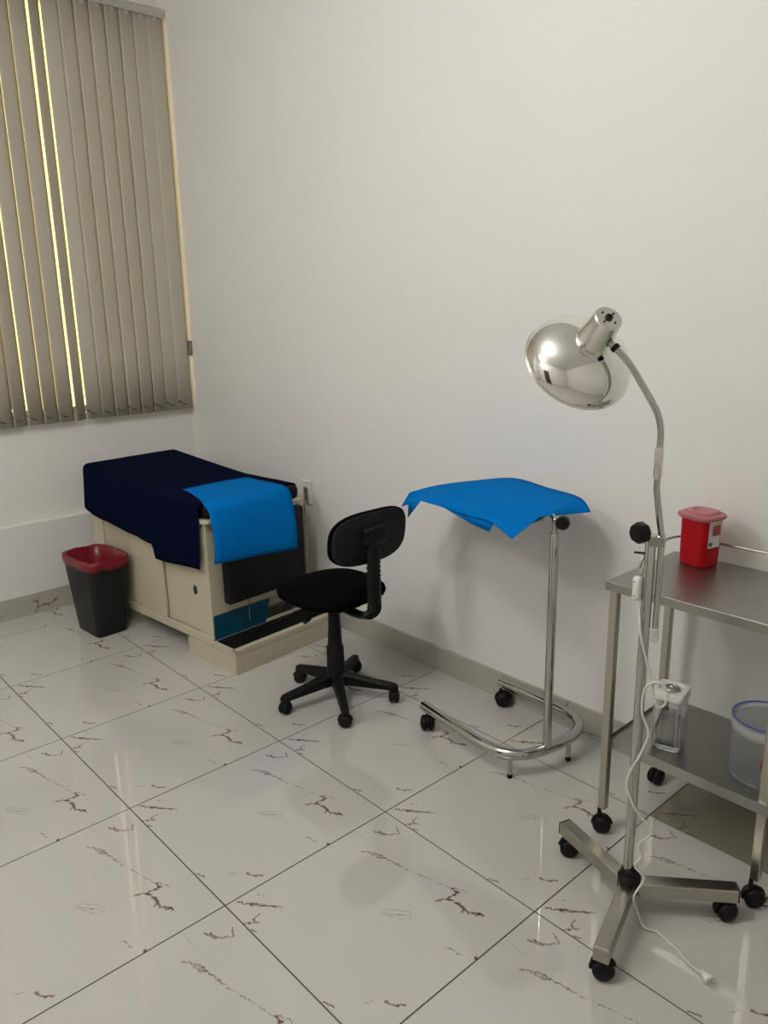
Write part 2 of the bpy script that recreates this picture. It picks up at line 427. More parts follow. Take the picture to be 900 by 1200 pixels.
obj('door_gap', box(-.951, -.945, .003, .0125, .130, .6), M['gap'], d1)
sc = bmesh.new(); lathe(sc, [(0, 0), (.004, 0), (.004, .002)], 12, Matrix.Translation((-.030, -.0015, .655)) @ Matrix.Rotation(PI / 2, 4, 'X'), cap1=False); obj('screw', sc, M['metaldark'], et)
obj('foot_block', box(-.80, -.715, .03, WT - .03, 0, .086), M['cream'], et)
obj('foot_block', box(-LT, -1.0, .03, WT - .03, 0, .086), M['cream'], et)
# step
b = bmesh.new(); bx(b, -.195, .178, -.012, .578, 0, .086); bx(b, .004, .178, -.012, .578, .086, .113, .003, 1)
stp = obj('step', b, M['cream'], et)
b = bmesh.new(); bx(b, .150, .180, -.014, .580, .098, .117, .002, 1); bx(b, .004, .180, -.014, -.004, .1, .117); bx(b, .004, .180, .57, .58, .1, .117)
obj('step_edge', b, M['cream'], stp)
obj('step_mat', box(.018, .150, .004, .566, .113, .118, .002, 1), M['rubber'], stp)
# lower front panels
b = bmesh.new()
v = [b.verts.new(p) for p in ((.0035, .004, .113), (.0035, .300, .113), (.0035, .333, .226), (.0035, .004, .233))]
b.faces.new(v); ex = bmesh.ops.extrude_face_region(b, geom=b.faces[:]); bmesh.ops.translate(b, vec=(.003, 0, 0), verts=[g for g in ex['geom'] if isinstance(g, bmesh.types.BMVert)])
obj('teal_panel', b, M['teal'], et)
obj('kick_panel', box(-.001, .0025, .006, .55, .113, .232), M['kick'], et)
w = bmesh.new()
tube(w, spline([(.03, .470, .235), (.032, .465, .20), (.04, .452, .150), (.06, .42, .134), (.075, .25, .126), (.08, .17, .123)], 5), .0028, 6)
tube(w, spline([(.03, .19, .30), (.03, .187, .19), (.028, .185, .135)], 4), .0018, 6)
tube(w, [(.03, .56, .66), (.034, .563, .42), (.04, .548, .30)], .0035, 6)
obj('support_wire', w, M['chrome'], et)
# foot cushion hanging in front, main pad, raised head part
obj('foot_cushion', box(.018, .068, .055, .525, .285, .668, .014, 3), M['vinyl'], et, auto=R(40))
b = bmesh.new(); rows = []
def pad_top(x): return .757 + .058 * max(0., min(1., (-x - .40) / .68)) ** 1.1
n = 14
prof = []
rr = .022
for k_ in range(24):   # rounded-rect section, in (y, z) unit terms
    pass
def section(x, inset, zt, zb):
    y0, y1 = .004 + inset, WT - .006 - inset; r = .02; pts = []
    for cx, cz, a0 in ((y1 - r, zt - r, 0), (y0 + r, zt - r, 90), (y0 + r, zb + r, 180), (y1 - r, zb + r, 270)):
        for q_ in range(5):
            t = R(a0 + q_ * 22.5); pts.append((x, cx + r * math.cos(t), cz + r * math.sin(t)))
    return pts
stations = [(.010, .020, .02), (.008, .008, .008), (0, .002, .002), (-.015, 0, 0)] + [(-.1 * i_, 0, 0) for i_ in range(1, 11)] + [(-1.07, 0, 0), (-1.088, .004, .006), (-1.093, .018, .018)]
rings = []
for x, ins, zi in stations:
    zt = pad_top(x); zb = .69 + (zt - .757)
    rings.append([b.verts.new(p) for p in section(x, ins, zt - zi, zb + zi)])
for A_, B_ in zip(rings[:-1], rings[1:]):
    for k_ in range(20): b.faces.new((A_[k_], A_[(k_ + 1) % 20], B_[(k_ + 1) % 20], B_[k_]))
b.faces.new(rings[0]); b.faces.new(rings[-1][::-1])
obj('pad', b, M['vinyl'], et, auto=R(50))
b = bmesh.new()
v0 = [(-1.17, .03, .69), (-.45, .03, .69), (-.45, .03, .692), (-1.17, .03, .733)]
for yy in (.04, WT - .04): pass
lo = [b.verts.new((x, y, z)) for y in (.03, WT - .03) for x, z in ((-1.05, .69), (-.40, .69), (-.40, .6905), (-1.07, .745))]
b.faces.new(lo[:4]); b.faces.new(lo[4:][::-1])
for k_ in range(4): b.faces.new((lo[k_], lo[4 + k_], lo[4 + (k_ + 1) % 4], lo[(k_ + 1) % 4]))
obj('headrest_support', b, M['vinyl'], et)
obj('corner_bracket', box(-.02, .022, .475, .565, .676, .692, .004, 1), M['cream'], et); obj('corner_bracket', box(-.02, .03, -.008, .035, .676, .692, .003, 1), M['cream'], et)

# navy cloth over the pad (world coordinates through the table's frame)
TM = Matrix.Translation((1.262, -.695, 0)) @ Matrix.Rotation(R(5), 4, 'Z')
def interp(tab, x):
    if x <= tab[0][0]: return tab[0][1]
    for (a0, b0), (a1, b1) in zip(tab[:-1], tab[1:]):
        if x <= a1: return b0 + (b1 - b0) * (x - a0) / (a1 - a0)
    return tab[-1][1]
hem = [(-1.07, .60), (-1.045, .575), (-.98, .560), (-.66, .532), (-.41, .508), (-.393, .44), (-.30, .440), (-.20, .452), (-.04, .462), (.02, .465)]
b = bmesh.new(); rows = []
xs_ = [-1.062, -1.055] + [-1.05 + .025 * i_ for i_ in range(0, 26)] + [-.412, -.405, -.393, -.385] + [-.37 + .025 * i_ for i_ in range(0, 15)]
xs_ = sorted(set(round(x, 4) for x in xs_))
for x in xs_:
    zt = pad_top(x) + .004; zh = interp(hem, x); row = []
    xe = min(x, -.004)
    for s in range(11):      # hanging side
        t = s / 10; z = zh + (zt - .03 - zh) * t
        wv = .006 * (1 - t) * math.sin(x * 13 + 1) + .004 * (1 - t) * noise.noise((x * 9, z * 6, 3))
        row.append((x + .012 * (1 - t) * 0, -.016 - .010 * (1 - t) - abs(wv), z))
    for s in range(1, 5):
        t = R(s * 22.5); row.append((x, -.016 + .024 * (1 - math.cos(t)) , zt - .03 + .03 * math.sin(t)))
    for s in range(1, 19):
        y = .008 + (WT - .020 - .008) * s / 18
        wz = .0016 * (noise.noise((x * 7, y * 7, 1)) + .6 * noise.noise((x * 18, y * 18, 5))) + .0012
        xx = x
        if x > -.002: xx = x
        row.append((xx, y, zt + max(wz, 0)))
    for s in range(1, 4):
        t = R(s * 30); row.append((x, WT - .020 + .022 * math.sin(t), zt - .024 * (1 - math.cos(t))))
    for s in range(1, 4): row.append((x, WT + .003, zt - .024 - .014 * s))
    rows.append([TM @ Vector(p) for p in row])
# little fall over the foot edge
last = rows[-1]
grid(b, rows)
nv = obj('cloth_drape', b, M['navy'], smooth=True); solid(nv, .003, 1)
tag(nv, 'dark navy cloth draped over the exam table pad', 'cloth')

# bright blue sheet across the foot end
b = bmesh.new(); rows = []
for j in range(17):
    v_ = j / 16
    y = .005 + .455 * v_
    row = []
    x_back = -.315 + .02 * v_
    path = []
    ybk = .100 + (.470 - .100) * v_      # back edge starts further in: sheet lies askew
    for i_ in range(13):
        t = i_ / 12; x = x_back + (-.005 - x_back) * t
        yy = ybk + (y - ybk) * (t ** 1.4)
        zt = pad_top(x) + .0115 + .002 * noise.noise((x * 8, yy * 8, 2)) + .0025 * math.sin(v_ * PI) * (1 - t)
        if yy < .02: zt -= (.02 - yy) * .6
        path.append((x, yy, zt))
    zt = pad_top(0) + .0115
    for i_ in range(1, 7):
        a_ = R(i_ * 15); path.append((-.005 + .062 * math.sin(a_), y - .012 * (1 - v_) * math.sin(a_), zt - .05 * (1 - math.cos(a_)) - (.012 * (1 - v_) ** 3)))
    zb = .508 - .042 * v_
    for i_ in range(1, 12):
        t = i_ / 11; z = zt - .05 + (zb - zt + .05) * t
        path.append((.057 + .026 * math.sin(t * 2.2) + .003 * math.sin(v_ * 7 + t), y - .012 * (1 - v_) - .014 * t * (1 - v_) + .0 * t, z))
    rows.append([TM @ Vector(p) for p in path])
grid(b, rows)
bs = obj('paper_drape', b, M['blue'], smooth=True); solid(bs, .0012, 0)
tag(bs, 'bright blue disposable sheet hanging over the foot end of the exam table', 'drape')

# ------------------------------------------------------------------ waste bin and red bag
ZB = Matrix.Diagonal((1.02, 1, 1.12, 1))
bn = thing('waste_bin', 'black rectangular waste bin lined with a red bag', 'waste bin', (.480, -.900, 0), R(4))
def rrect(hx, hy, r, z, n=5):
    out = []
    for cx, cy, a0 in ((hx - r, hy - r, 0), (-hx + r, hy - r, 90), (-hx + r, -hy + r, 180), (hx - r, -hy + r, 270)):
        for k_ in range(n): t = R(a0 + k_ * 90 / (n - 1)); out.append(Vector((cx + r * math.cos(t), cy + r * math.sin(t), z)))
    return out
def loft(bm, rings, cap0=True, cap1=False):
    V = [[bm.verts.new(p) for p in r] for r in rings]; n_ = len(V[0])
    for A_, B_ in zip(V[:-1], V[1:]):
        for k_ in range(n_): bm.faces.new((A_[k_], A_[(k_ + 1) % n_], B_[(k_ + 1) % n_], B_[k_]))
    if cap0: bm.faces.new(V[0][::-1])
    if cap1: bm.faces.new(V[-1])
    return V
b = bmesh.new()
loft(b, [rrect(.108, .080, .028, 0), rrect(.112, .083, .028, .006), rrect(.150, .108, .032, .34), rrect(.154, .112, .034, .343), rrect(.154, .112, .034, .358), rrect(.148, .106, .030, .358), rrect(.106, .076, .024, .012)], cap1=True)
obj('bin_body', b, M['bin'], bn, auto=R(35))
b = bmesh.new(); rings = []
N_ = 60
def bagring(hx, hy, z, amp, seed, zamp=0.):
    out = []
    for k_ in range(N_):
        t = 2 * PI * k_ / N_; c, s = math.cos(t), math.sin(t); q_ = (abs(c) ** 5 + abs(s) ** 5) ** (-.2)
        nz = noise.noise((c * 2.6, s * 2.6, seed)); n2_ = noise.noise((c * 6, s * 6, seed + 4))
        out.append(Vector((c * q_ * hx * (1 + amp * nz), s * q_ * hy * (1 + amp * nz), z + zamp * (nz + .5 * n2_))))
    return out
rg = [bagring(.1580, .1160, .318, .0, 1, .012), bagring(.1630, .1210, .342, .004, 2, .003), bagring(.162, .120, .364, .006, 3, .005), bagring(.150, .109, .366, .02, 4, .007),
      bagring(.142, .100, .356, .05, 5, .010), bagring(.118, .082, .30, .16, 6, .02), bagring(.095, .066, .22, .25, 7, .02), bagring(.07, .05, .13, .3, 8), bagring(.02, .02, .07, .3, 9)]
rg = [[Vector((p.x, p.y, p.z)) for p in r] for r in rg]
BM_ = Matrix.Translation((.480, -.900, 0)) @ Matrix.Rotation(R(4), 4, 'Z') @ ZB
loft(b, [[BM_ @ p for p in r] for r in rg], cap0=False, cap1=True)
bg_ = obj('bin_liner', b, M['bag'], smooth=True); solid(bg_, .0012, 0)
tag(bg_, 'crumpled dark red plastic bag lining the black bin', 'bin bag')

for o_ in bn.children: o_.data.transform(ZB)
# ------------------------------------------------------------------ casters
def caster(parent, loc, yaw, r=.026, stem_top=.1, name='caster', wid=.036):
    o = bmesh.new()
    Mx = Matrix.Translation((0, 0, 0)) @ Matrix.Rotation(yaw, 4, 'Z')
    # hood
    tube(o, [Mx @ Vector((-.35 * r, 0, r * 1.5)), Vector((0, 0, r * 1.9)) + (Mx @ Vector((-.35 * r, 0, 0))), Mx @ Vector((-.35 * r, 0, stem_top))], [r * .30, r * .26, r * .22], 10)
    for a0 in range(0, 1):
        arc = [Mx @ Vector((r * 1.02 * math.cos(R(t)), 0, r + r * 1.06 * math.sin(R(t)))) for t in range(10, 191, 15)]
        tube(o, arc, r * .2, 6)
    h = obj(name, o, M['plast'], parent, loc=loc, auto=R(40))
    for sgn in (-1, 1):
        w_ = bmesh.new()
        Wx = Mx @ Matrix.Translation((0, sgn * wid * .30, r)) @ Matrix.Rotation(-sgn * PI / 2, 4, 'X')
        t = wid * .42
        lathe(w_, [(r * .1, -t / 2), (r * .88, -t / 2), (r, -t / 4), (r, t / 5), (r * .86, t * .5), (r * .5, t * .78), (r * .12, t * .85)], 24, Wx, cap0=True, cap1=True)
        obj('wheel', w_, M['plast'], h, auto=R(45))
    return h

# ------------------------------------------------------------------ swivel stool-chair
CX, CY = 1.911, -.495
ch = thing('office_chair', 'armless black swivel chair on a five-star base', 'office chair', (CX, CY, 0))
ends = [(1.873 - CX, -.732 - CY), (2.122 - CX, -.622 - CY), (2.110 - CX, -.350 - CY), (1.690 - CX, -.524 - CY), (1.785 - CX, -.285 - CY)]
hubm = bmesh.new(); lathe(hubm, [(0, .066), (.034, .066), (.040, .075), (.040, .115), (.034, .128), (.02, .13)], 28, cap1=True)
obj('base_hub', hubm, M['plast'], ch, auto=R(40))
for i, (ex, ey) in enumerate(ends):
    a_ = math.atan2(ey, ex); L_ = math.hypot(ex, ey)
    b = bmesh.new(); rings = []
    for t, hw, z0, z1 in ((.02, .024, .070, .122), (.08, .021, .068, .112), (.16, .018, .062, .096), (L_ - .015, .016, .058, .086), (L_ + .010, .015, .055, .080), (L_ + .018, .009, .057, .073)):
        rings.append([Vector((t, -hw, z0)), Vector((t, hw, z0)), Vector((t, hw, z1 - .008)), Vector((t, hw * .6, z1)), Vector((t, -hw * .6, z1)), Vector((t, -hw, z1 - .008))])
    rm = Matrix.Rotation(a_, 4, 'Z'); loft(b, [[rm @ p for p in r] for r in rings], cap1=True)
    lg = obj('base_leg', b, M['plast'], ch, auto=R(35))
    caster(lg, (ex, ey, 0), a_ + R((20, 70, 100, 40, 150)[i]), .0265, .066)
b = bmesh.new(); lathe(b, [(.038, .12), (.036, .235), (.030, .24), (.028, .30), (.026, .315), (.024, .415)], 24, cap0=True, cap1=True)
obj('gas_column', b, M['plast'], ch, auto=R(50))
b = bmesh.new(); bx(b, -.09, .11, -.06, .06, .422, .455, .008, 2)
tube(b, [(.0, -.05, .42), (.03, -.12, .418), (.04, -.155, .412)], .005, 8); tube(b, [(.04, -.155, .412), (.05, -.185, .410)], .010, 8)
obj('seat_mechanism', b, M['plast'], ch, auto=R(40))
b = bmesh.new(); rings = []
def seat_ring(s, z, droop=0):
    out = []
    for k_ in range(48):
        t = 2 * PI * k_ / 48; c, sn = math.cos(t), math.sin(t); q_ = (abs(c) ** 2.9 + abs(sn) ** 2.9) ** (-1 / 2.9)
        X_, Y_ = -.012 + c * q_ * .204 * s, sn * q_ * .200 * s
        zz = z + .012 * (c * q_) ** 2 * s * (-1 if c < 0 else .3) * .9 - .012 * (sn * q_ * s) ** 2 * (z > .43) * 0
        out.append(Vector((X_, Y_, zz)))
    return out
loft(b, [seat_ring(.76, .454), seat_ring(.91, .458), seat_ring(.975, .467), seat_ring(1., .481), seat_ring(.98, .495), seat_ring(.91, .508), seat_ring(.70, .516), seat_ring(.4, .516), seat_ring(.1, .515)], cap1=True)
obj('seat', b, M['fabric'], ch, smooth=True)
# J bar with bellows
b = bmesh.new()
jp = spline([(.09, 0, .42), (.16, .0, .42), (.216, -.002, .434), (.256, -.008, .462), (.266, -.01, .50), (.266, -.01, .60), (.266, -.01, .72), (.266, -.01, .76)], 14)
rad = []
tot = 0
for i, p in enumerate(jp):
    rad.append(.025 + (.0025 if i % 2 else -.002) if p.z > .44 and p.z < .72 else .020)
tube(b, jp, rad, 14, sx=.75, sy=1.15)
jb = obj('back_bar', b, M['plast'], ch, auto=R(70))
# backrest
b = bmesh.new()
def back_ring(s, x, w=.190, h=.108, zc=.752):
    out = []
    for k_ in range(48):
        t = 2 * PI * k_ / 48; c, sn = math.cos(t), math.sin(t); q_ = (abs(c) ** 3.0 + abs(sn) ** 3.0) ** (-1 / 3.0)
        Y_, Z_ = c * q_ * w * s, sn * q_ * h * s * (1 if sn > 0 else .96)
        out.append(Vector((x - .22 * Y_ * Y_ * 3 + .12 * (Z_), Y_ + .012, zc + Z_)))
    return out
bkx = .247
V_ = [back_ring(.1, bkx - .035), back_ring(.75, bkx - .040), back_ring(.93, bkx - .034), back_ring(1., bkx - .020), back_ring(1.0, bkx - .006)]
loft(b, V_, cap0=True, cap1=True)
bk = obj('backrest', b, M['fabric'], ch, smooth=False, auto=R(60))
b = bmesh.new(); loft(b, [back_ring(.965, bkx - .007), back_ring(.955, bkx + .004), back_ring(.90, bkx + .008), back_ring(.3, bkx + .010)], cap1=True)
obj('back_shell', b, M['shell'], bk, auto=R(50))
b = bmesh.new(); bx(b, bkx + .008, bkx + .034, -.055, .055, .735, .805, .012, 3); tube(b, [(bkx + .03, -.045, .765), (bkx + .046, -.052, .765)], .018, 16)
obj('back_bracket', b, M['plast'], bk, auto=R(40))

# ------------------------------------------------------------------ instrument stand (chrome U base) and blue drape
ms = thing('instrument_stand', 'chrome instrument stand on a U-shaped base under a blue sheet', 'instrument stand', (2.75, -.25, 0))
O = Vector((2.75, -.25, 0))
def off(pts, o_): return [Vector(p) - o_ for p in pts]
b = bmesh.new()
up = spline([(2.335, -.402, .09), (2.45, -.418, .09), (2.60, -.438, .09), (2.68, -.445, .09), (2.76, -.437, .09), (2.815, -.40, .09), (2.845, -.33, .09), (2.862, -.24, .09), (2.862, -.16, .09), (2.835, -.095, .09), (2.78, -.06, .09), (2.70, -.045, .09), (2.55, -.036, .09), (2.415, -.032, .09)], 8)
tube(b, off(up, O), .0200, 18)
ub = obj('base_tube', b, M['chrome'], ms, auto=R(40))
for p, d in (((2.335, -.402, .09), (-.99, .13, 0)), ((2.415, -.032, .09), (-1, -.03, 0))):
    e = bmesh.new(); lathe(e, [(.0, .002), (.017, .002), (.017, -.004)], 16, axis_mtx(Vector(p) - O, d)); obj('tube_end', e, M['metaldark'], ub)
for p in ((2.785, -.430), (2.862, -.195)):
    b = bmesh.new(); lathe(b, [(.0085, .0), (.0085, .09)], 14, Matrix.Translation(Vector((*p, 0)) - O), cap0=True, cap1=True)
    fo = obj('foot_peg', b, M['chrome'], ms, auto=R(40))
    b = bmesh.new(); lathe(b, [(.0095, .0), (.0095, .014)], 14, Matrix.Translation(Vector((*p, 0)) - O), cap0=True, cap1=True); obj('rubber_tip', b, M['rubber'], fo)
for p, yw in (((2.362, -.407, 0), 2.4), ((2.445, -.05, 0), .6)):
    caster(ms, Vector(p) - O, yw, .0305, .074, wid=.044)
px_, py_ = 2.851, -.312
b = bmesh.new(); lathe(b, [(.0150, .10), (.0150, .872), (.0135, .876)], 20, Matrix.Translation(Vector((px_, py_, 0)) - O), cap0=True, cap1=True); obj('post', b, M['chrome'], ms, auto=R(40))
b = bmesh.new(); tube(b, off(spline([(px_, py_, .80), (px_, py_, .905), (px_ - .004, py_ + .003, .920), (px_ - .030, py_ + .02, .926), (px_ - .06, py_ + .04, .915), (px_ - .09, py_ + .06, .895), (px_ - .10, py_ + .065, .893)], 8), O), .0095, 14)
obj('inner_post', b, M['chrome'], ms, auto=R(40))
b = bmesh.new(); kd = Vector((.50, -.85, .1)).normalized()
mk = axis_mtx(Vector((px_ + .018, py_ + .018, .910)) - O, kd)
lathe(b, [(.008, -.006), (.008, .004), (.021, .004), (.0235, .010), (.0235, .022), (.019, .030), (.0, .031)], 9, mk)
tube(b, [Vector((px_, py_, .905)) - O, Vector((px_ + .022, py_ + .015, .910)) - O], .006, 10)
obj('knob', b, M['plast'], ms, auto=R(40))
# tray ring and tray
TX0, TX1, TY0, TY1, TZ = 2.42, 2.76, -.335, -.14, .893
b = bmesh.new(); rp = [Vector((p.x + (TX0 + TX1) / 2, p.y + (TY0 + TY1) / 2, TZ)) - O for p in rrect((TX1 - TX0) / 2, (TY1 - TY0) / 2, .03, 0, 6)]
tube(b, rp, .004, 8, closed=True); obj('tray_ring', b, M['chrome'], ms)
b = bmesh.new(); cxy = Vector(((TX0 + TX1) / 2, (TY0 + TY1) / 2, 0)) - O
loft(b, [[p + cxy for p in rrect(.150, .078, .03, TZ - .010)], [p + cxy for p in rrect(.160, .088, .034, TZ - .003)], [p + cxy for p in rrect(.169, .096, .038, TZ + .006)], [p + cxy for p in rrect(.169, .096, .038, TZ + .0075)], [p + cxy for p in rrect(.160, .088, .034, TZ - .001)], [p + cxy for p in rrect(.150, .078, .03, TZ - .008)]], cap1=True)
obj('tray', b, M['steel'], ms, auto=R(40))
# the blue sheet
back = [(2.112,-.25,.879),(2.171,-.15,.901),(2.311,-.08,.930),(2.46,-.035,.954),(2.628,-.06,.949),(2.765,-.10,.952),(2.83,-.125,.946),(2.875,-.15,.921)]
front = [(2.085,-.27,.820),(2.245,-.32,.880),(2.37,-.35,.887),(2.483,-.38,.891),(2.681,-.43,.904),(2.802,-.47,.877),(2.823,-.36,.932),(2.880,-.16,.920)]
back = spline(back, 5)
def polyline(P, n):
    out = []
    for a_, c_ in zip(P[:-1], P[1:]): out += [Vector(a_).lerp(Vector(c_), k_ / n) for k_ in range(n)]
    return out + [Vector(P[-1])]
front = polyline(front, 5)
b = bmesh.new(); rows = []
for j in range(13):
    t = j / 12; row = []
    for p, q_ in zip(back, front):
        r_ = p.lerp(q_, t); s = 4 * t * (1 - t)
        inx = max(0, min(1, (r_.x - 2.2) / .12)) * max(0, min(1, (2.86 - r_.x) / .08))
        r_.z += .016 * s * inx + .0015 * noise.noise((r_.x * 12, r_.y * 12, 0)) * s
        if TX0 < r_.x < TX1 and TY0 < r_.y < TY1 and r_.z < .903: print('LOW', r_)
        row.append(r_)
    rows.append(row)
grid(b, rows)
# folded-under flap on the near edge and the two points at the left corner
def flap(pts):
    vv = [b.verts.new(p) for p in pts]; b.faces.new(vv)
flap([(2.37, -.345, .8885), (2.483, -.375, .8935), (2.575, -.402, .868)])
flap([(2.483, -.375, .8935), (2.60, -.401, .9015), (2.692, -.422, .9045), (2.672, -.428, .866), (2.575, -.402, .868)])
flap([(2.149, -.292, .8535), (2.200, -.308, .868), (2.245, -.320, .8795), (2.143, -.290, .789)])
bd = obj('blue_sheet', b, M['blue'], smooth=True); solid(bd, .0012, 0)
tag(bd, 'stiff bright blue sheet draped over the instrument stand tray', 'drape')

# ------------------------------------------------------------------ steel trolley
tr = thing('steel_trolley', 'stainless steel two-tier trolley against the wall at right', 'trolley', (3.15, -.46, 0))
O = Vector((3.15, -.46, 0))
X0, X1, Y0, Y1, ZT = 3.140, 3.665, -.466, -.070, .822
b = bmesh.new(); bx(b, X0 - O.x, X1 - O.x, Y0 - O.y, Y1 - O.y, ZT - .004, ZT, .001, 1)
for a_ in ((X0, X1, Y0, Y0 + .0025), (X0, X1, Y1 - .0025, Y1), (X0, X0 + .0025, Y0, Y1), (X1 - .0025, X1, Y0, Y1)):
    bx(b, a_[0] - O.x, a_[1] - O.x, a_[2] - O.y, a_[3] - O.y, ZT - .026, ZT - .003)
obj('top_plate', b, M['steel'], tr)
b = bmesh.new(); ZS = .322
bx(b, X0 + .028 - O.x, X1 - .02 - O.x, Y0 + .024 - O.y, Y1 - .01 - O.y, ZS - .003, ZS)
for a_ in ((X0 + .028, X1 - .02, Y0 + .022, Y0 + .0245), (X0 + .028, X1 - .02, Y1 - .0115, Y1 - .009)):
    bx(b, a_[0] - O.x, a_[1] - O.x, a_[2] - O.y, a_[3] - O.y, ZS - .030, ZS + .001)
bx(b, X0 + .026 - O.x, X0 + .0285 - O.x, Y0 + .024 - O.y, Y1 - .01 - O.y, ZS - .030, ZS + .010)
obj('shelf', b, M['steel'], tr)
LEG = .024
for lx, ly, yw in ((3.163, -.449, .5), (3.150, -.098, 1.4), (3.617, -.424, .8), (3.63, -.098, 2.4)):
    b = bmesh.new(); hx_ = LEG / 2
    bx(b, lx - hx_ - O.x, lx + hx_ - O.x, ly - hx_ - O.y, ly + hx_ - O.y, .083, ZT - .004, .002, 1)
    lg = obj('leg', b, M['steelleg'], tr)
    caster(lg, Vector((lx, ly, 0)) - O, yw, .0275, .085, wid=.038)
b = bmesh.new()
tube(b, off(spline([(3.150, -.30, .816), (3.150, -.285, .855), (3.150, -.25, .872), (3.150, -.16, .880), (3.155, -.105, .880), (3.185, -.080, .880), (3.26, -.078, .880), (3.60, -.078, .880), (3.648, -.082, .878), (3.655, -.12, .876), (3.655, -.25, .868), (3.655, -.29, .85), (3.655, -.30, .816)], 6), O), .0042, 8)
obj('gallery_rail', b, M['steelrail'], tr, auto=R(60))

# sharps container
sh = thing('sharps_container', 'red sharps container with pink lid standing on the trolley top', 'sharps container', (3.249, -.135, .823), R(-14))
b = bmesh.new()
loft(b, [rrect(.044, .040, .022, .001, 6), rrect(.0475, .043, .024, .006, 6), rrect(.050, .045, .026, .146, 6), rrect(.052, .047, .027, .150, 6)], cap1=True)
obj('container_body', b, M['red'], sh, auto=R(40))
b = bmesh.new()
loft(b, [rrect(.055, .050, .029, .143, 6), rrect(.060, .055, .031, .149, 6), rrect(.060, .055, .031, .156, 6), rrect(.054, .049, .028, .160, 6), rrect(.046, .041, .024, .160, 6), rrect(.044, .039, .023, .166, 6), rrect(.026, .022, .012, .167, 6), rrect(.024, .020, .011, .163, 6)], cap1=True)
obj('container_lid', b, M['redlid'], sh, auto=R(40))
# label on the side to the right, with its prints
def patch(y0, y1, z0, z1, o_, lean=.037): # on local +x face, face leans out by lean per metre height
    b = bmesh.new(); vv = []
    for y, z in ((y0, z0), (y1, z0), (y1, z1), (y0, z1)):
        base = .0475 + .0028 * (z - .006) / .14
        cur = 0.
        if abs(y) > .0405 - .02: cur = 0
        vv.append(b.verts.new((base + o_, y, z)))
    b.faces.new(vv); return b
lb = obj('label', patch(-.026, .022, .062, .142, .0012), M['paper'], sh); solid(lb, .0006, 0)
solid(obj('label_panel', patch(-.012, .020, .098, .130, .0018), M['brick'], lb), .0003, 0)
solid(obj('label_mark', patch(-.024, -.008, .068, .079, .0018), M['green'], lb), .0003, 0)
b = bmesh.new()
for zz in [z_ / 1000 for z_ in range(99, 136, 4)]:
    y0 = -.0185; vv = [b.verts.new((.0475 + .0028 * (z - .006) / .14 + .0018, y, z)) for y, z in ((y0, zz), (y0 + .0022, zz), (y0 + .0022, zz + .0028), (y0, zz + .0028))]; b.faces.new(vv)
for yy in [y_ / 1000 for y_ in range(-8, 18, 4)]:
    vv = [b.verts.new((.0475 + .0028 * (z - .006) / .14 + .0018, y, z)) for y, z in ((yy, .134), (yy + .0028, .134), (yy + .0028, .1365), (yy, .1365))]; b.faces.new(vv)
obj('label_print', b, M['ink'], lb)

# square canister
sq = thing('square_canister', 'clear square canister with white lid on the lower trolley shelf', 'canister', (3.306, -.352, .322), R(12))
b = bmesh.new()
loft(b, [rrect(.037, .037, .014, .0012, 5), rrect(.039, .039, .015, .004, 5), rrect(.041, .041, .015, .150, 5), rrect(.0435, .0435, .016, .156, 5), rrect(.0435, .0435, .016, .166, 5), rrect(.0415, .0415, .015, .166, 5), rrect(.039, .039, .014, .150, 5), rrect(.0365, .0365, .013, .006, 5)], cap1=True)
obj('canister_body', b, M['clear'], sq, auto=R(50))
b = bmesh.new()
for sx_ in (-1, 1):
    for sy_ in (-1, 1):
        bx(b, sx_ * .030 - .0018, sx_ * .030 + .0018, sy_ * .0395 - .0008, sy_ * .0395 + .0008, .01, .145)
        bx(b, sx_ * .0395 - .0008, sx_ * .0395 + .0008, sy_ * .030 - .0018, sy_ * .030 + .0018, .01, .145)
obj('canister_ribs', b, M['lidclear'], sq)
b = bmesh.new()
loft(b, [rrect(.0440, .0440, .016, .160, 6), rrect(.0455, .0455, .017, .163, 6), rrect(.0455, .0455, .017, .182, 6), rrect(.0435, .0435, .016, .186, 6), rrect(.034, .034, .014, .186, 6), rrect(.031, .031, .013, .180, 6)], cap1=True)
ld = obj('canister_lid', b, M['white'], sq, auto=R(40))
b = bmesh.new(); tube(b, [(.020 * math.cos(t_ * PI / 8), .020 * math.sin(t_ * PI / 8), .1845) for t_ in range(16)], .0035, 8, closed=True); tube(b, [(-.018, 0, .185), (0, 0, .188), (.018, 0, .185)], .003, 8)
obj('lid_ring', b, M['chrome'], ld, smooth=True)
b = bmesh.new(); tube(b, [(-.002 + .008 * math.cos(t_ * PI / 6), -.0415, .138 + .006 * math.sin(t_ * PI / 6)) for t_ in range(12)], .0012, 6, closed=True); bx(b, -.0055, -.0035, -.0425, -.041, .135, .141); bx(b, .0005, .0025, -.0425, -.041, .135, .141)
obj('canister_mark', b, M['ink'], sq)

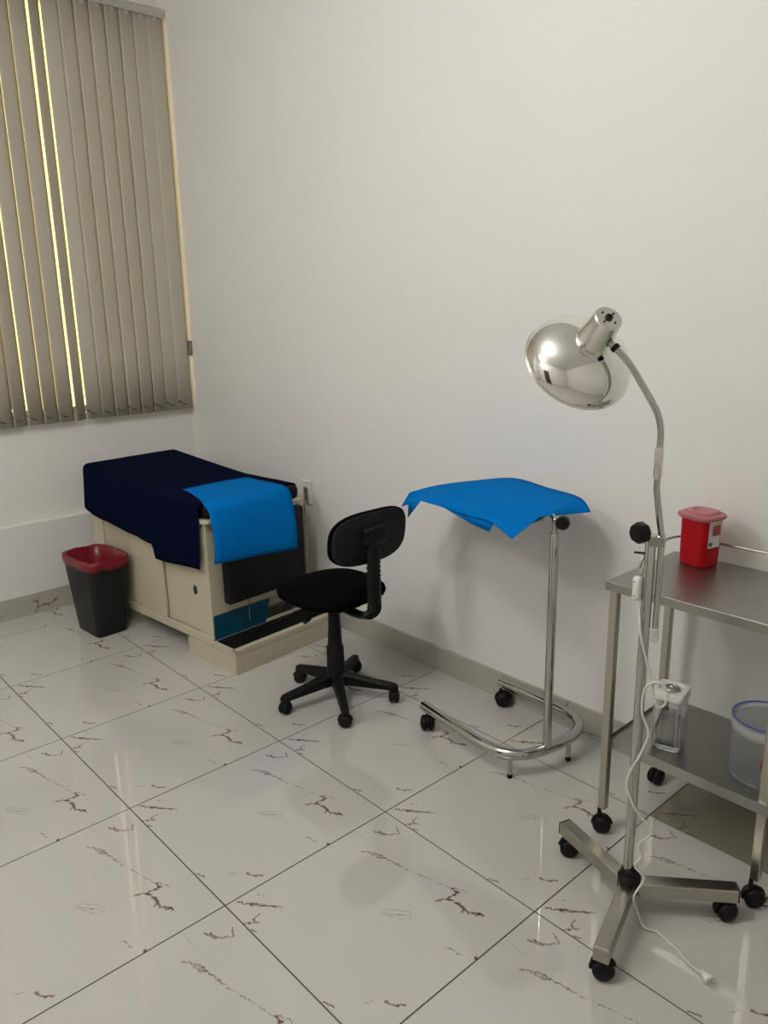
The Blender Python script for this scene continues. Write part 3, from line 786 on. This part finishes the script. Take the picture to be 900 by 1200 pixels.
# round container
rc = thing('round_container', 'frosted round container with blue rim on the lower trolley shelf', 'container', (3.563, -.312, .322), R(0))
b = bmesh.new()
lathe(b, [(0, .0012), (.078, .0012), (.0845, .006), (.088, .14), (.088, .150), (.0865, .150), (.0865, .14), (.083, .008), (.001, .005)], 48)
obj('container_body', b, M['frost'], rc, auto=R(50))
b = bmesh.new(); lathe(b, [(.0885, .142), (.090, .144), (.090, .176), (.088, .178), (.085, .176), (.083, .166), (.001, .164)], 48); lo_ = obj('container_lid', b, M['lidclear'], rc, auto=R(50))
b = bmesh.new(); tube(b, [(.0885 * math.cos(t_ * PI / 24), .0885 * math.sin(t_ * PI / 24), .178) for t_ in range(48)], .0026, 8, closed=True); obj('blue_rim', b, M['bluerim'], lo_, smooth=True)
def cyl_patch(r_, a0, a1, z0, z1, n_=6):
    b = bmesh.new(); grid(b, [[(r_ * math.cos(a0 + (a1 - a0) * i_ / n_), r_ * math.sin(a0 + (a1 - a0) * i_ / n_), z) for i_ in range(n_ + 1)] for z in (z0, z1)]); return b
ac = R(-68)
lb = obj('brand_sticker', cyl_patch(.0887, ac - .10, ac + .14, .070, .092), M['pink'], rc); solid(lb, .0004, 0)
b = bmesh.new()
def onc(da, z): return Vector((.0892 * math.cos(ac + da), .0892 * math.sin(ac + da), z))
tube(b, [onc(.02 + .07 * math.cos(R(t_)), .081 + .0062 * math.sin(R(t_))) for t_ in range(40, 321, 20)], .0007, 5)
tube(b, [onc(.06, .085), onc(.0, .081), onc(.06, .077)], .0007, 5); tube(b, [onc(.10, .085), onc(.05, .081), onc(.10, .077)], .0007, 5)
obj('sticker_print', b, M['white'], lb)

# ------------------------------------------------------------------ examination lamp
PX, PY = 3.395, -.688
el = thing('examination_lamp', 'chrome gooseneck examination lamp on a three-legged wheeled base', 'examination lamp', (PX, PY, 0))
O = Vector((PX, PY, 0))
b = bmesh.new(); lathe(b, [(.0, .048), (.018, .048), (.018, .062), (.027, .066), (.030, .075), (.030, .112), (.024, .118), (.022, .132), (.016, .136)], 28, cap1=True)
obj('base_hub', b, M['plast'], el, auto=R(40))
for ex, ey, yw in ((3.145 - PX, -.610 - PY, 1.0), (3.472 - PX, -.934 - PY, 2.0), (3.596 - PX, -.516 - PY, .3)):
    a_ = math.atan2(ey, ex); L_ = math.hypot(ex, ey); rm = Matrix.Rotation(a_, 4, 'Z')
    b = bmesh.new(); bx(b, .022, L_ + .012, -.020, .020, .061, .100, .003, 2, rm)
    lg = obj('base_leg', b, M['steelpol'], el)
    b = bmesh.new(); bx(b, L_ + .012, L_ + .015, -.0195, .0195, .0615, .0995, .001, 1, rm)
    ec = obj('end_cap', b, M['plast'], lg)
    if ey < -.2: ec.data.materials[0] = M['steelpol']
    caster(lg, rm @ Vector((L_ - .012, 0, 0)), a_ + yw, .0275, .066, wid=.042)
b = bmesh.new(); lathe(b, [(.0125, .12), (.0125, 1.045), (.0115, 1.048)], 20, Matrix.Translation((-.004, -.003, 0)), cap0=True, cap1=True)
obj('main_pole', b, M['chrome'], el, auto=R(40))
rt = Vector((.874, .486, 0))      # towards the long wall and right of the pole
b = bmesh.new(); tube(b, [rt * .0195 + Vector((0, 0, .79)), rt * .0195 + Vector((0, 0, 1.05)), rt * .012 + Vector((0, 0, 1.09)), Vector((0, 0, 1.17)), Vector((0, 0, 1.215))], .0075, 14)
obj('slide_rod', b, M['chrome'], el, auto=R(40))
b = bmesh.new(); m_ = Matrix.Translation(rt * .008 + Vector((0, 0, 1.045))) @ Matrix.Rotation(math.atan2(rt.y, rt.x), 4, 'Z')
bx(b, -.018, .020, -.0145, .0145, -.014, .014, .004, 2, m_)
cl = obj('clamp', b, M['chrome'], el)
kd = Vector((-.35, -.93, 0)).normalized()
b = bmesh.new(); lathe(b, [(.006, 0), (.006, .010), (.022, .010), (.026, .016), (.026, .032), (.021, .040), (.0, .041)], 8, axis_mtx(-rt * .002 + Vector((0, 0, 1.068)) + kd * .012, kd, .2))
obj('clamp_knob', b, M['plast'], el, auto=R(30))
b = bmesh.new(); tube(b, [Vector((-.014, -.009, 1.012)), Vector((-.036, -.020, 1.012))], .0028, 8); obj('set_screw', b, M['metaldark'], el)
b = bmesh.new(); lathe(b, [(.0075, 1.195), (.0098, 1.2), (.0104, 1.26), (.0085, 1.268)], 16, cap0=True, cap1=True); obj('ferrule', b, M['brush'], el, auto=R(40))
fx = off(spline([(3.395, -.688, 1.255), (3.3955, -.688, 1.285), (3.394, -.689, 1.315), (3.385, -.694, 1.35), (3.358, -.708, 1.402), (3.326, -.726, 1.459), (3.295, -.742, 1.495), (3.288, -.744, 1.503)], 10), O)
b = bmesh.new(); tube(b, fx, .0078, 14); obj('gooseneck', b, M['chrome'], el, auto=R(60))
# shade
ax = Vector((-.683, .33, -.647)).normalized(); rim = Vector((3.182, -.715, 1.451)) - O
mtx = axis_mtx(rim, -ax)      # local z from rim centre back to the apex
RB, HB = .1315, .088
prof = []
for k_ in range(0, 15):
    t = R(90 * k_ / 15); prof.append((RB * math.cos(t), HB * math.sin(t)))
prof_in = [(max(r_ - .0015, .02), z_ - .0012) for r_, z_ in prof]
b = bmesh.new(); lathe(b, prof + [(.012, HB)], 64, mtx); sd = obj('lamp_shade', b, M['bowl'], el, smooth=True); solid(sd, .0014, -1)
b = bmesh.new(); tube(b, [mtx @ Vector((RB * math.cos(t_ * PI / 36), RB * math.sin(t_ * PI / 36), 0)) for t_ in range(72)], .0024, 8, closed=True); obj('shade_rim', b, M['bowl'], sd, smooth=True)
b = bmesh.new(); lathe(b, [(.042, HB - .012), (.042, HB + .004), (.0395, HB + .008), (.0330, HB + .076), (.0305, HB + .079), (.0, HB + .079)], 40, mtx, cap0=True)
cp = obj('lamp_cap', b, M['brush'], el, auto=R(30))
b = bmesh.new(); lathe(b, [(.0085, HB + .0785), (.0085, HB + .083), (.005, HB + .083), (.005, HB + .080), (0, HB + .080)], 20, mtx)
for k_ in range(4):
    t = R(35 + 90 * k_); lathe(b, [(.0026, HB + .0785), (.0026, HB + .0805), (0, HB + .0805)], 10, mtx @ Matrix.Translation((.018 * math.cos(t), .018 * math.sin(t), 0)))
obj('cap_screws', b, M['metaldark'], cp)
b = bmesh.new(); d_ = (Vector((3.288, -.744, 1.503)) - Vector((3.305, -.736, 1.485))).normalized(); lathe(b, [(.011, 0), (.011, .010), (.008, .012)], 14, axis_mtx(Vector((3.3015, -.7385, 1.4885)) - O, d_), cap0=True, cap1=True); obj('neck_bushing', b, M['plast'], cp)
b = bmesh.new(); lathe(b, [(.0, .062), (.013, .058), (.022, .046), (.026, .03), (.022, .012), (.012, .0), (0, -.003)][::-1], 24, mtx @ Matrix.Translation((0, 0, .012))); obj('bulb', b, M['white'], sd, smooth=True)
# switch, sticker, cord, plug
b = bmesh.new(); m_ = Matrix.Translation(Vector((3.372, -.706, .924)) - O) @ Matrix.Rotation(R(12), 4, 'Z')
bx(b, -.010, .010, -.009, .009, -.030, .030, .006, 3, m_); sw = obj('inline_switch', b, M['white'], el, auto=R(50))
b = bmesh.new()
for zz in (-.018, .018): lathe(b, [(0, 0), (.0018, 0), (.0018, .001)], 8, m_ @ Matrix.Translation((-.004, -.0092, zz)) @ Matrix.Rotation(PI / 2, 4, 'X'))
obj('switch_screws', b, M['metaldark'], sw)
b = bmesh.new(); m_ = Matrix.Translation(rt * .0195 + Vector((0, 0, .808))) ; lathe(b, [(.0086, -.016), (.0086, .016)], 16, m_, cap0=True, cap1=True); stk = obj('sticker', b, M['paper'], el)
b = bmesh.new(); q0 = rt * .0195 + Vector((.45, -.89, 0)).normalized() * .0088 + Vector((0, 0, .811)); lathe(b, [(0, 0), (.0014, 0), (.0014, .0006)], 8, axis_mtx(q0, (.45, -.89, 0))); obj('sticker_print', b, M['ink'], stk)
cp_ = [(3.372,-.706,.897),(3.385,-.712,.87),(3.398,-.722,.819),(3.417,-.716,.745),(3.430,-.709,.695),(3.436,-.705,.655),(3.446,-.700,.632),(3.460,-.694,.645),(3.462,-.692,.678),(3.447,-.702,.698),(3.428,-.716,.694),(3.416,-.719,.668),(3.415,-.719,.612),(3.430,-.708,.556),(3.416,-.716,.494),(3.397,-.727,.441),(3.394,-.729,.399),(3.413,-.718,.341),(3.451,-.697,.280),(3.428,-.710,.238),(3.435,-.706,.202),(3.422,-.713,.170),(3.443,-.7,.136),(3.436,-.733,.095),(3.447,-.728,.050),(3.462,-.722,.014),(3.478,-.708,.0035),(3.490,-.703,.0035),(3.509,-.707,.0035),(3.552,-.718,.0035),(3.596,-.738,.0035),(3.634,-.747,.004)]
b = bmesh.new(); tube(b, off(spline(cp_, 6), O), .0030, 8); cd_ = obj('power_cord', b, M['cord'], el, smooth=True)
b = bmesh.new(); tube(b, off([(3.372, -.700, .952), (3.385, -.697, .99), (3.389, -.700, 1.03)], O), .0028, 8); obj('upper_cord', b, M['cord'], el, smooth=True)
dpl = Vector((3.678 - 3.634, -.764 + .747, 0)).normalized()
m_ = Matrix.Translation(Vector((3.634, -.747, .011)) - O) @ Matrix.Rotation(math.atan2(dpl.y, dpl.x), 4, 'Z')
b = bmesh.new(); rings = []
for x, s in ((-.004, .35), (.004, .5), (.010, .8), (.013, 1.), (.026, 1.), (.027, .85)): rings.append([m_ @ Vector((x, y * s, z * s)) for y, z in ((-.011, -.006), (-.007, -.009), (.007, -.009), (.011, -.006), (.011, .006), (.007, .009), (-.007, .009), (-.011, .006))])
loft(b, rings, cap1=True); pg = obj('plug', b, M['white'], cd_, auto=R(40))
b = bmesh.new()
bx(b, .026, .043, -.0070, -.0056, -.003, .003, mtx=m_); bx(b, .026, .043, .0056, .0070, -.003, .003, mtx=m_); tube(b, [m_ @ Vector((.026, 0, .006)), m_ @ Vector((.045, 0, .006))], .0022, 8)
obj('plug_pins', b, M['brush'], el)

# ------------------------------------------------------------------ ceiling lights (out of view; the room's lighting)
for i, ((lx, ly), st) in enumerate(LAMPS):
    cl = thing('ceiling_light', ('opal globe ceiling light above the middle of the room', 'dimmer opal globe ceiling light nearer the window')[i], 'ceiling light', (lx, ly, H))
    b = bmesh.new(); lathe(b, [(0, 0), (.075, 0), (.075, -.03), (.06, -.045), (0, -.045)][::-1], 32); obj('ceiling_rose', b, M['alu'], cl, auto=R(40))
    b = bmesh.new(); lathe(b, [(.045, -.046)] + [(.19 * math.sin(R(t)), -.225 + .19 * math.cos(R(t))) for t in range(16, 180, 12)] + [(.001, -.415)], 32)
    obj('globe', b, diffuser_mat(st), cl, smooth=True)
